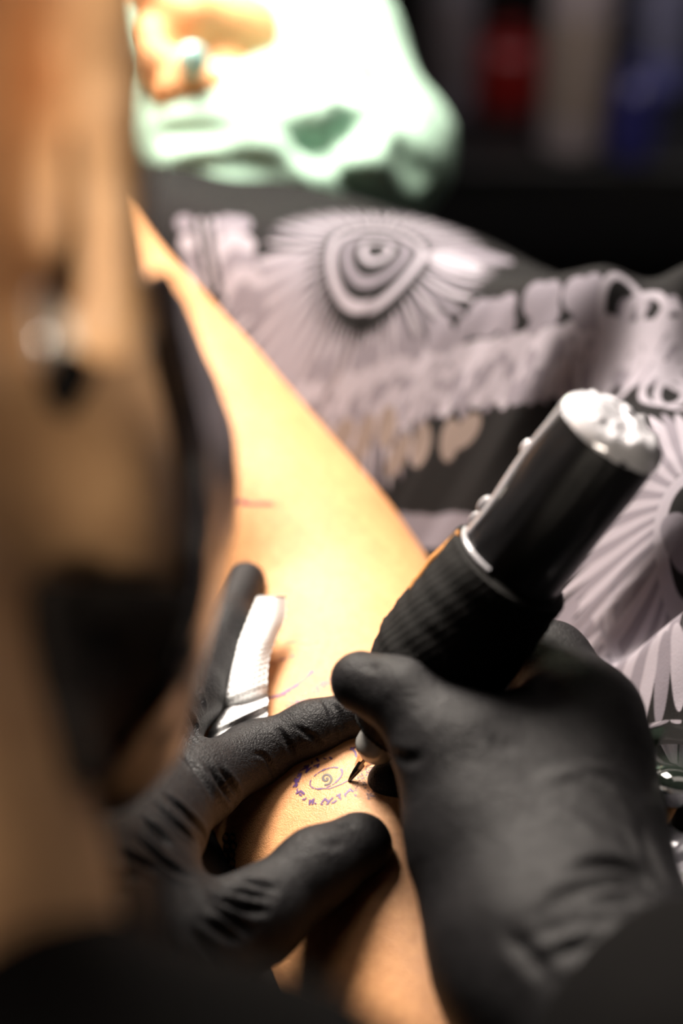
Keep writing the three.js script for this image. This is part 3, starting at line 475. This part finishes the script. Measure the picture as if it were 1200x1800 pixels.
  for (let i = 0; i < 18; i++) { const x = 555 + 25 * rnd(), y = 1165 + 50 * rnd(); stroke([[x, y], [x + 4 * rnd(), y - 4 * rnd()]], 0.0005, 'rgba(120,60,120,0.35)'); }
  for (let i = 0; i < 5; i++) for (const dx of [0, 11]) { const l = [], cx = 397 + dx + 2 * Math.sin(i * 2), cy = 1474 + i * 15; for (let k = 0; k <= 10; k++) { const a = k / 10 * 5.6 + i; l.push([cx + 5.5 * Math.cos(a), cy + 7 * Math.sin(a)]); } stroke(l, 0.00045, black); }
  rough([[350, 915], [372, 912], [390, 903], [400, 886], [412, 882], [440, 886], [478, 887]], 0.0011, 'rgba(120,40,80,0.55)', 10);
  const tex = new THREE.CanvasTexture(cv); tex.colorSpace = THREE.SRGBColorSpace; tex.flipY = false;
  const pos = [], uv = [], idx = [], nxx = 120, nzz = 240, id = new Int32Array((nxx + 1) * (nzz + 1)).fill(-1);
  for (let j = 0; j <= nzz; j++) for (let i = 0; i <= nxx; i++) { const x = X0 + (X1 - X0) * i / nxx, z = Z0 + (Z1 - Z0) * j / nzz; let y = 0.90, ok = false; for (let s = 0; s < 90; s++) { const d = armF(x, y, z); if (d < 0.0003) { ok = true; break; } y -= Math.max(d * 0.8, 0.0001); if (y < 0.75) break; } if (!ok) continue; id[j * (nxx + 1) + i] = pos.length / 3; pos.push(x, y, z); uv.push(i / nxx, j / nzz); }
  for (let j = 0; j < nzz; j++) for (let i = 0; i < nxx; i++) { const a = id[j * (nxx + 1) + i], b = id[j * (nxx + 1) + i + 1], cc = id[(j + 1) * (nxx + 1) + i], d = id[(j + 1) * (nxx + 1) + i + 1]; if (a < 0 || b < 0 || cc < 0 || d < 0) continue; idx.push(a, cc, b, b, cc, d); }
  const g = new THREE.BufferGeometry(); g.setAttribute('position', new THREE.Float32BufferAttribute(pos, 3)); g.setAttribute('uv', new THREE.Float32BufferAttribute(uv, 2)); g.setIndex(idx); g.computeVertexNormals();
  part('tattoo_stencil', g, std({ map: tex, transparent: true, roughness: 0.5 }), client, 'purple spiral and leaf stencil marks on the arm');
}

// wet ointment on the skin beside the needle
{
  const c = hit(654, 1374, armF), N = 48, R = 0.0078, pos = [], uv = [], idx = [], id = new Int32Array((N + 1) * (N + 1)).fill(-1);
  for (let j = 0; j <= N; j++) for (let i = 0; i <= N; i++) {
    const u = i / N * 2 - 1, v = j / N * 2 - 1, x = c.x + u * R, z = c.z + v * R * 1.15; if (Math.hypot(u, v) > 0.8 + 0.3 * nz(u * 3, v * 3, 4)) continue;
    let y = c.y + 0.01; for (let s = 0; s < 60; s++) { const d = armF(x, y, z); if (d < 0.0006) break; y -= Math.max(d * 0.8, 0.0001); }
    id[j * (N + 1) + i] = pos.length / 3; pos.push(x, y + 0.0003 * nz(x * 800, 2, z * 800), z); uv.push(x / 0.008, z / 0.008);
  }
  for (let j = 0; j < N; j++) for (let i = 0; i < N; i++) { const a = id[j * (N + 1) + i], b = id[j * (N + 1) + i + 1], d = id[(j + 1) * (N + 1) + i], e = id[(j + 1) * (N + 1) + i + 1]; if (a < 0 || b < 0 || d < 0 || e < 0) continue; idx.push(a, d, b, b, d, e); }
  const g = new THREE.BufferGeometry(); g.setAttribute('position', new THREE.Float32BufferAttribute(pos, 3)); g.setAttribute('uv', new THREE.Float32BufferAttribute(uv, 2)); g.setIndex(idx); g.computeVertexNormals();
  part('ointment_smear', g, std({ color: 0xffffff, roughness: 0.16, transmission: 1, thickness: 0, ior: 1.5, bumpMap: grainTex, bumpScale: 0.00025 }), client, 'wet glistening ointment beside the needle');
}

// ------------------------------------------------------------------ printed trousers
{
  const base = (x, z) => 0.845 - 0.13 * Math.max(0, z + 0.5) - 0.10 * Math.max(0, -z - 0.58);
  const Q = (px, py) => { let y = 0.74, h; for (let i = 0; i < 12; i++) { h = onPlane(px, py, y); y = base(h.x, h.z); } return h; };
  const E1 = Q(770, 388), E2 = Q(1200, 562), ex = E2.x - E1.x, ez = E2.z - E1.z, el = Math.hypot(ex, ez);
  const ridges = [ // pixel ends on the cloth, height, half width
    [[520, 700], [1200, 590], 0.034, 0.018], [[590, 850], [990, 690], -0.055, 0.020], [[760, 870], [1010, 760], 0.010, 0.02], [[640, 930], [900, 900], -0.012, 0.02],
    [[985, 1050], [1230, 1010], -0.045, 0.011], [[1000, 1100], [1220, 1090], 0.014, 0.016], [[1000, 900], [1210, 860], 0.012, 0.022], [[1120, 1190], [1220, 1180], -0.02, 0.016],
    [[430, 560], [640, 620], -0.006, 0.02], [[700, 420], [760, 560], 0.004, 0.03], [[1080, 650], [1160, 560], -0.008, 0.010], [[1130, 700], [1220, 600], 0.008, 0.010], [[870, 640], [930, 520], 0.004, 0.015],
  ].map(([p, q, a, w]) => [Q(...p), Q(...q), a, w]);
  const h = (x, z) => {
    let y = base(x, z);
    const s = ((x - E1.x) * ez - (z - E1.z) * ex) / el;                  // positive beyond the far edge
    y -= 1.3 * (Math.sqrt(Math.max(0, s + 0.015) ** 2 + 0.0004) - 0.02);
    y += 0.012 * Math.exp(-(((s + 0.09) / 0.07) ** 2));
    for (const [p, q, a, w] of ridges) { const bx = q.x - p.x, bz = q.z - p.z; let t = ((x - p.x) * bx + (z - p.z) * bz) / (bx * bx + bz * bz); t = Math.max(0, Math.min(1, t)); const d2 = (x - p.x - bx * t) ** 2 + (z - p.z - bz * t) ** 2; y += a * Math.exp(-d2 / (w * w)) * (1 - 0.3 * Math.abs(2 * t - 1)); }
    y += 0.0025 * fbm(x * 18, 3, z * 18, 2);
    let best = 1e9, ay = 0; for (let i = 0; i + 1 < armFine.length; i++) { const [p, r] = armFine[i], q = armFine[i + 1][0], bx = q.x - p.x, bz = q.z - p.z; let t = ((x - p.x) * bx + (z - p.z) * bz) / (bx * bx + bz * bz); t = t < 0 ? 0 : t > 1 ? 1 : t; const d = (x - p.x - bx * t) ** 2 + (z - p.z - bz * t) ** 2; if (d < best) { best = d; ay = p.y + (q.y - p.y) * t - r * 0.2; } }
    const lim = ay + (Math.sqrt(best) - 0.030) * 1.5;                        // the cloth drops away beside the arm
    y = smin(y, lim, 0.02);
    return Math.max(y, 0.66);
  };
  const X0 = -0.16, X1 = 0.34, Z0 = -0.78, Z1 = -0.28, NX = 340, NZ = 340;
  // print, drawn in cloth coordinates (metres)
  const n = 2048, cv = document.createElement('canvas'); cv.width = cv.height = n; const c = cv.getContext('2d');
  c.fillStyle = '#0e0d0e'; c.fillRect(0, 0, n, n);
  const S = 0.74 * n / (X1 - X0), SX = n / (X1 - X0), SZ = n / (Z1 - Z0);   // ornaments are drawn at 0.74 of their listed size
  const hitH = (px, py) => { const r = dirOf(px, py); let t = 0.38; for (let i = 0; i < 1200; i++) { const q = EYE.clone().addScaledVector(r, t); if (q.y < h(q.x, q.z)) return q; t += 0.0014; if (t > 1.2) break; } return Q(px, py); };
  const at = (px, py) => { const q = hitH(px, py); return [(q.x - X0) * SX, (q.z - Z0) * SZ]; };
  const white = '#847f87', dim = '#67626a';
  c.lineCap = 'round';
  const blob = (x, y, a, rx, ry, col) => { c.fillStyle = col; c.save(); c.translate(x, y); c.rotate(a); c.beginPath(); c.ellipse(0, 0, rx, ry, 0, 0, 7); c.fill(); c.restore(); };
  const fan = (px, py, r0, r1, a0, a1, count, wide, stretch = 1) => { const [x, y] = at(px, py); for (let i = 0; i < count; i++) { const a = a0 + (a1 - a0) * i / (count - 1), m = (r0 + r1) / 2 * S, ca = Math.cos(a), sa = Math.sin(a) * stretch; blob(x + m * ca, y + m * sa, Math.atan2(sa, ca), (r1 - r0) / 2 * S, wide * S, i % 2 ? white : dim); } };
  const ring = (px, py, r, w, stretch = 1, a0 = 0, a1 = 6.2832, col = white) => { const [x, y] = at(px, py); c.strokeStyle = col; c.lineWidth = w * S; c.beginPath(); for (let i = 0; i <= 60; i++) { const a = a0 + (a1 - a0) * i / 60; const X = x + r * S * Math.cos(a), Y = y + r * S * Math.sin(a) * stretch; i ? c.lineTo(X, Y) : c.moveTo(X, Y); } c.stroke(); };
  const line = (pts, w, col) => { c.strokeStyle = col; c.lineWidth = w * S; c.beginPath(); pts.map((p) => at(...p)).forEach(([x, y], i) => i ? c.lineTo(x, y) : c.moveTo(x, y)); c.stroke(); };
  // big petal medallion under the hem
  fan(662, 438, 0.026, 0.060, 0, 6.283, 64, 0.00145, 1.15); fan(662, 438, 0.034, 0.084, 1.3, 3.4, 32, 0.0019, 1.0);
  ring(662, 438, 0.0225, 0.004, 1.15); ring(662, 438, 0.0150, 0.004, 1.15, 0, 6.2832, dim); ring(662, 438, 0.007, 0.003, 1.1);
  { const [x, y] = at(800, 462); blob(x, y, 0.2, 0.014 * S, 0.012 * S, white); const [x2, y2] = at(846, 452); blob(x2, y2, 0.2, 0.016 * S, 0.007 * S, dim); }
  // band of ornaments beside the arm, at the left of the medallion
  for (const dx of [0, 22, 62]) line([[352 + dx, 388], [362 + dx, 450], [374 + dx, 510]], 0.0026, white);
  for (let i = 0; i < 5; i++) { const y = 395 + i * 36; for (const [dx, rx, ry] of [[-28, 0.0065, 0.0035], [44, 0.006, 0.006], [72, 0.0075, 0.0042]]) { const [X, Y] = at(352 + dx + i * 6, y); blob(X, Y, 0.9, rx * S, ry * S, i % 2 ? white : dim); } }
  // border band running to the right above the deep fold
  const bandY = (t) => 706 - 128 * t - 22 * Math.sin(t * 3.14);
  for (const [o, w] of [[-16, 0.0025], [-2, 0.006], [14, 0.0035], [30, 0.003]]) { const p = []; for (let i = 0; i <= 30; i++) { const t = i / 30; p.push([515 + 690 * t, bandY(t) + o + 4 * t]); } line(p, w, o === 30 ? dim : white); }
  for (let i = 0; i < 58; i++) { const t = i / 58, px = 515 + 690 * t; for (const [o, r] of [[20, 0.0030], [40, 0.0040], [60, 0.0032], [78, 0.0036]]) { const [X, Y] = at(px + (o % 7) * 2, bandY(t) + o + (i % 2) * 8); blob(X, Y, 0.6 + (i % 3), r * S * (0.8 + 0.4 * rnd()), r * S * 0.7, rnd() < 0.5 ? white : dim); } }
  for (let i = 0; i < 26; i++) { const t = i / 26, [X, Y] = at(525 + 680 * t, bandY(t) - 34 - 10 * (i % 2)); if (i % 3) blob(X, Y, i, 0.0042 * S, 0.0035 * S, dim); }
  for (const [x, y] of [[940, 528], [965, 520], [860, 556], [840, 560], [1040, 520], [1010, 512], [885, 548], [770, 590], [1030, 528]]) { const [X, Y] = at(x, y); blob(X, Y, 0, 0.0055 * S, 0.0065 * S, dim); }
  // scalloped ornaments at the right end of the band
  for (const [x, y] of [[1090, 560], [1130, 575], [1180, 600], [1100, 655], [1080, 672], [1165, 690], [1190, 700], [1195, 650]]) { ring(x, y, 0.009, 0.0034, 1.2); }
  // scattered ornaments in the shade below the band
  for (const [x, y] of [[640, 770], [700, 800], [740, 790], [610, 820], [680, 760], [790, 775], [560, 770], [600, 770], [820, 760]]) { const [X, Y] = at(x, y); blob(X, Y, x, 0.0065 * S, 0.0045 * S, '#6e635e'); }
  for (let i = 0; i < 12; i++) { const [X, Y] = at(700 + i * 11, 925 + (i % 3) * 14); blob(X, Y, 0.5, 0.012 * S, 0.003 * S, dim); }
  // striped petal fans on the near folds
  fan(1215, 930, 0.012, 0.056, 1.9, 5.2, 30, 0.0026, 1.15); ring(1215, 930, 0.0125, 0.005, 1.2, 1.6, 5.4);
  fan(1170, 1020, 0.026, 0.058, 0.2, 2.9, 22, 0.0027, 1.1); ring(1170, 1015, 0.023, 0.004, 1.1, 0.1, 3.1);
  for (const [x, y] of [[985, 1090], [1010, 1120], [1190, 950], [1175, 1470], [1195, 1460]]) { const [X, Y] = at(x, y); blob(X, Y, 0.7, 0.008 * S, 0.005 * S, dim); }
  // the same print goes on over the rest of the cloth
  for (const [mx, mz] of [[0.27, -0.66], [0.29, -0.50], [0.23, -0.37], [-0.125, -0.49], [-0.12, -0.35]]) {
    const x = (mx - X0) * SX, y = (mz - Z0) * SZ;
    for (let i = 0; i < 56; i++) { const a = i / 56 * 6.283, m = 0.045 * S; blob(x + m * Math.cos(a), y + m * Math.sin(a), a, 0.018 * S, 0.0016 * S, i % 2 ? white : dim); }
    c.strokeStyle = white; c.lineWidth = 0.004 * S; for (const r of [0.022, 0.014, 0.006]) { c.beginPath(); c.arc(x, y, r * S, 0, 7); c.stroke(); }
  }
  const tex = new THREE.CanvasTexture(cv); tex.colorSpace = THREE.SRGBColorSpace; tex.flipY = false;
  const pos = [], uv = [], idx = [];
  for (let j = 0; j <= NZ; j++) for (let i = 0; i <= NX; i++) { const ii = Math.max(1, Math.min(NX - 1, i)), jj = Math.max(1, Math.min(NZ - 1, j)), x = X0 + (X1 - X0) * (ii - 1) / (NX - 2), z = Z0 + (Z1 - Z0) * (jj - 1) / (NZ - 2), rim = i !== ii || j !== jj; pos.push(x, rim ? 0.65 : h(x, z), z); uv.push((x - X0) / (X1 - X0), (z - Z0) / (Z1 - Z0)); }
  for (let j = 0; j < NZ; j++) for (let i = 0; i < NX; i++) { const a = j * (NX + 1) + i; idx.push(a, a + NX + 1, a + 1, a + 1, a + NX + 1, a + NX + 2); }
  const g = new THREE.BufferGeometry(); g.setAttribute('position', new THREE.Float32BufferAttribute(pos, 3)); g.setAttribute('uv', new THREE.Float32BufferAttribute(uv, 2)); g.setIndex(idx); g.computeVertexNormals();
  const wt = weaveTex.clone(); wt.repeat.set(20, 20); wt.needsUpdate = true;
  part('printed_trousers', g, std({ map: tex, roughness: 0.85, specularIntensity: 0.35, bumpMap: wt, bumpScale: 0.0003 }), client, 'black cloth with white medallion and border print');
}

// ------------------------------------------------------------------ paper towel between the fingers
{
  const Lp = [[352, 1322], [366, 1290], [384, 1240], [398, 1185], [418, 1130], [436, 1085], [452, 1048]], Rp = [[470, 1262], [471, 1240], [470, 1205], [473, 1160], [486, 1120], [500, 1090], [503, 1046]];
  const nu = 40, nv = 80, front = [], dl = (t) => 0.487 + 0.034 * t, cvL = new THREE.CatmullRomCurve3(Lp.map(([x, y]) => V(x, y, 0))), cvR = new THREE.CatmullRomCurve3(Rp.map(([x, y]) => V(x, y, 0)));
  for (let j = 0; j <= nv; j++) for (let i = 0; i <= nu; i++) {
    const u = i / nu, v = j / nv, l = cvL.getPoint(v), r = cvR.getPoint(v), wav = (j % 4 < 2 ? 1 : -1) * 0.6 * (i === 0 || i === nu ? 1 : 0), px = l.x + (r.x - l.x) * u + wav, py = l.y + (r.y - l.y) * u;
    const foldV = 0.006 * Math.exp(-(((v - 0.30 + 0.05 * u) / 0.05) ** 2)) - 0.004 * Math.exp(-(((v - 0.2) / 0.06) ** 2));
    front.push(P(px, py, dl(v) + foldV - 0.008 * Math.sin(u * 3.14) - 0.004 * u));
  }
  const pos = [], uv = [], idx = [], N = (nu + 1) * (nv + 1);
  for (const off of [0, 0.0014]) front.forEach((p, k) => { pos.push(p.x + FWD.x * off, p.y + FWD.y * off, p.z + FWD.z * off); uv.push((k % (nu + 1)) / nu * 0.020 / 0.0044, Math.floor(k / (nu + 1)) / nv * 0.062 / 0.0044); });
  for (let j = 0; j < nv; j++) for (let i = 0; i < nu; i++) { const a = j * (nu + 1) + i, b = a + 1, c = a + nu + 1, d = c + 1; idx.push(a, b, c, b, d, c, N + a, N + c, N + b, N + b, N + c, N + d); }
  const edge = (a, b) => idx.push(a, a + N, b, b, a + N, b + N);
  for (let j = 0; j < nv; j++) { edge(j * (nu + 1), (j + 1) * (nu + 1)); edge((j + 1) * (nu + 1) + nu, j * (nu + 1) + nu); } for (let i = 0; i < nu; i++) { edge(i + 1, i); edge(nv * (nu + 1) + i, nv * (nu + 1) + i + 1); }
  const g = new THREE.BufferGeometry(); g.setAttribute('position', new THREE.Float32BufferAttribute(pos, 3)); g.setAttribute('uv', new THREE.Float32BufferAttribute(uv, 2)); g.setIndex(idx); g.computeVertexNormals();
  const emboss = dataTex(128, (u, v) => { const f = (a, b) => Math.exp(-((a - 0.5) ** 2 + (b - 0.5) ** 2) / 0.035); const U = u * 2, W = v * 2; return 0.85 - 0.75 * Math.min(1, f(U % 1, W % 1)) + 0.1 * n48(u, v); });
  const t = thing('paper_towel', 'folded white embossed paper towel pinched between gloved fingers', 'paper towel', P(420, 1290, 0.48));
  part('sheet', g, std({ color: new THREE.Color().setRGB(0.82, 0.82, 0.82), roughness: 0.95, bumpMap: emboss, bumpScale: 0.0006 }), t);
}

// ------------------------------------------------------------------ couch, arm rest, stool
{
  const couch = thing('treatment_couch', 'black padded treatment couch under the client', 'couch', V(0.05, 0, -0.75));
  const rb = (w, h, d, x, y, z, r = 0.03) => new RoundedBoxGeometry(w, h, d, 4, r).translate(x, y, z);
  part('seat', rb(0.50, 0.10, 0.38, 0.06, 0.595, -0.64), M.couch, couch);
  part('backrest', new RoundedBoxGeometry(0.36, 0.08, 0.56, 4, 0.03).rotateX(0.5).translate(-0.17, 0.74, -1.08), M.couch, couch);
  part('pedestal', rb(0.34, 0.52, 0.34, 0.08, 0.29, -0.72, 0.02), M.couch, couch); part('foot_plate', rb(0.6, 0.04, 0.5, 0.08, 0.02, -0.72, 0.015), M.couch, couch);
  const rest = thing('arm_rest', 'black padded arm rest beneath the bare forearm', 'arm rest', V(0.02, 0, -0.36));
  part('pad', new RoundedBoxGeometry(0.12, 0.05, 0.28, 4, 0.018).rotateY(0.22).translate(0.035, 0.672, -0.30), M.couch, rest);
  part('post', new THREE.CylinderGeometry(0.018, 0.018, 0.63, 24).translate(0.035, 0.338, -0.29), M.rack, rest);
  part('base', new THREE.CylinderGeometry(0.15, 0.16, 0.025, 40).translate(0.035, 0.0125, -0.29), M.rack, rest);
}
// ------------------------------------------------------------------ background rack with bottles
{
  const y0 = 0.475, rack = thing('storage_rack', 'black storage rack holding the blurred bottles', 'rack', V(0.55, 0, -1.62));
  const rb = (w, h, d, x, y, z) => new RoundedBoxGeometry(w, h, d, 2, 0.004).translate(x, y, z);
  for (const y of [0.10, y0 - 0.012, 0.86]) part('shelf', rb(1.3, 0.024, 0.34, 0.55, y, -1.64), M.rack, rack);
  for (const [x, z] of [[-0.09, -1.49], [1.19, -1.49], [-0.09, -1.79], [1.19, -1.79]]) part('post', rb(0.03, 0.9, 0.03, x, 0.45, z), M.rack, rack);
  const RL = { at: V(0.55, 0.838, -1.50), w: 1.15, h: 0.03 };  // unseen strip, added to brighten the bottles
  const strip = thing('bottle_fill', 'unseen thin fill light added under the upper shelf to brighten the bottles', 'lamp', RL.at);
  part('diffuser', new RoundedBoxGeometry(RL.w, 0.006, RL.h, 2, 0.002).translate(RL.at.x, RL.at.y + 0.0045, RL.at.z), std({ color: 0xffffff, emissive: new THREE.Color(0xf4f0ff), emissiveIntensity: 2 }), strip);
  { const l = new THREE.RectAreaLight(0xf4f0ff, 4, RL.w, RL.h); l.name = 'bottle_fill_light'; l.position.copy(RL.at); l.lookAt(RL.at.clone().add(V(0, -1, 0))); scene.add(l); }
  const lathe = (pts, s = 36) => new THREE.LatheGeometry(pts.map(([r, y]) => new THREE.Vector2(r, y)), s);
  const bottle = (px, py, d, r, hh, col, capCol, label, bandCol, nozzle) => {
    const at = P(px, py, d); at.y = y0;
    const t = thing('bottle', label, 'bottle', at, undefined), mat = (c) => std({ color: new THREE.Color(c), roughness: 0.35, clearcoat: 0.3 });
    part('body', lathe([[0.001, 0], [r * 0.94, 0], [r, 0.006], [r, hh * 0.68], [r * 0.93, hh * 0.76], [r * 0.55, hh * 0.84], [r * 0.4, hh * 0.86], [r * 0.4, hh * 0.9], [0.001, hh * 0.9]]).translate(at.x, at.y, at.z), mat(col), t);
    part('cap', lathe([[r * 0.46, hh * 0.87], [r * 0.46, hh * 0.97], nozzle ? [r * 0.16, hh] : [r * 0.42, hh], [0.001, hh * (nozzle ? 1.15 : 1)]]).translate(at.x, at.y, at.z), mat(capCol), t);
    part('label_band', lathe([[r * 1.002, hh * 0.16], [r * 1.02, hh * 0.17], [r * 1.02, hh * 0.56], [r * 1.002, hh * 0.57]]).translate(at.x, at.y, at.z), mat(bandCol), t);
  };
  bottle(1000, 262, 1.62, 0.030, 0.23, '#9a8f93', '#938f9b', 'tall whitish bottle between red jar and blue bottle', '#94867f', true);
  bottle(790, 175, 1.68, 0.026, 0.21, '#747077', '#5c5a60', 'grey bottle at the left end of the shelf', '#706769', true);
  bottle(888, 195, 1.70, 0.034, 0.085, '#74120e', '#660f0c', 'low red jar beside the tall whitish bottle', '#7e1410', false);
  bottle(1150, 140, 1.74, 0.032, 0.22, '#6a6ca6', '#484c8c', 'pale blue bottle at the right edge', '#6a6a80', true);
  bottle(1105, 285, 1.60, 0.022, 0.095, '#26265e', '#202052', 'small dark blue bottle in front of pale blue one', '#2a2a64', false);
}
// ------------------------------------------------------------------ clear cup and plastic film at the right edge
{
  const at = P(1192, 1362, 0.447), lathe = (pts, s = 48) => new THREE.LatheGeometry(pts.map(([r, y]) => new THREE.Vector2(r, y)), s);
  const t = thing('plastic_cup', 'small clear plastic cup of dark liquid beside the gripping hand', 'cup', at);
  const clear = std({ color: 0xffffff, roughness: 0.04, transmission: 1, thickness: 0.001, ior: 1.49 });
  part('wall', lathe([[0.0001, -0.018], [0.0100, -0.018], [0.0125, 0.006], [0.0133, 0.0075], [0.0140, 0.0070], [0.0136, 0.0055], [0.0110, -0.0195], [0.0001, -0.0195]]).translate(at.x, at.y, at.z), clear, t);
  part('liquid', lathe([[0.0001, -0.0178], [0.0099, -0.0178], [0.0118, 0.000], [0.0001, 0.0005]]).translate(at.x, at.y, at.z), std({ color: new THREE.Color().setRGB(0.01, 0.014, 0.011), roughness: 0.05 }), t);
}

{
  const at = P(1196, 1552, 0.424), g = new THREE.PlaneGeometry(0.05, 0.03, 60, 40).rotateX(-Math.PI / 2), p = g.attributes.position;
  for (let i = 0; i < p.count; i++) { const x = p.getX(i), z = p.getZ(i); p.setY(i, 0.006 * Math.abs(nz(x * 60 + z * 50, 1, z * 20)) + 0.003 * Math.abs(nz(x * 160 + z * 110, 5, z * 40))); }
  const b = g.clone(); b.translate(0, -0.0006, 0); const ix = b.index.array; for (let i = 0; i < ix.length; i += 3) { const t = ix[i]; ix[i] = ix[i + 1]; ix[i + 1] = t; }
  const both = mergeGeometries([g, b]); both.computeVertexNormals(); both.rotateY(-0.6).rotateZ(0.25).translate(at.x, at.y, at.z);
  const t = thing('plastic_wrap', 'crumpled silvery plastic wrap behind the gripping wrist', 'plastic wrap', at);
  part('sheet', both, std({ color: new THREE.Color().setRGB(0.55, 0.54, 0.6), roughness: 0.15, metalness: 0.3, clearcoat: 1 }), t);
}

scene.traverse((o) => { if (o.isMesh) { o.castShadow = true; o.receiveShadow = true; } });
renderer.render(scene, camera);
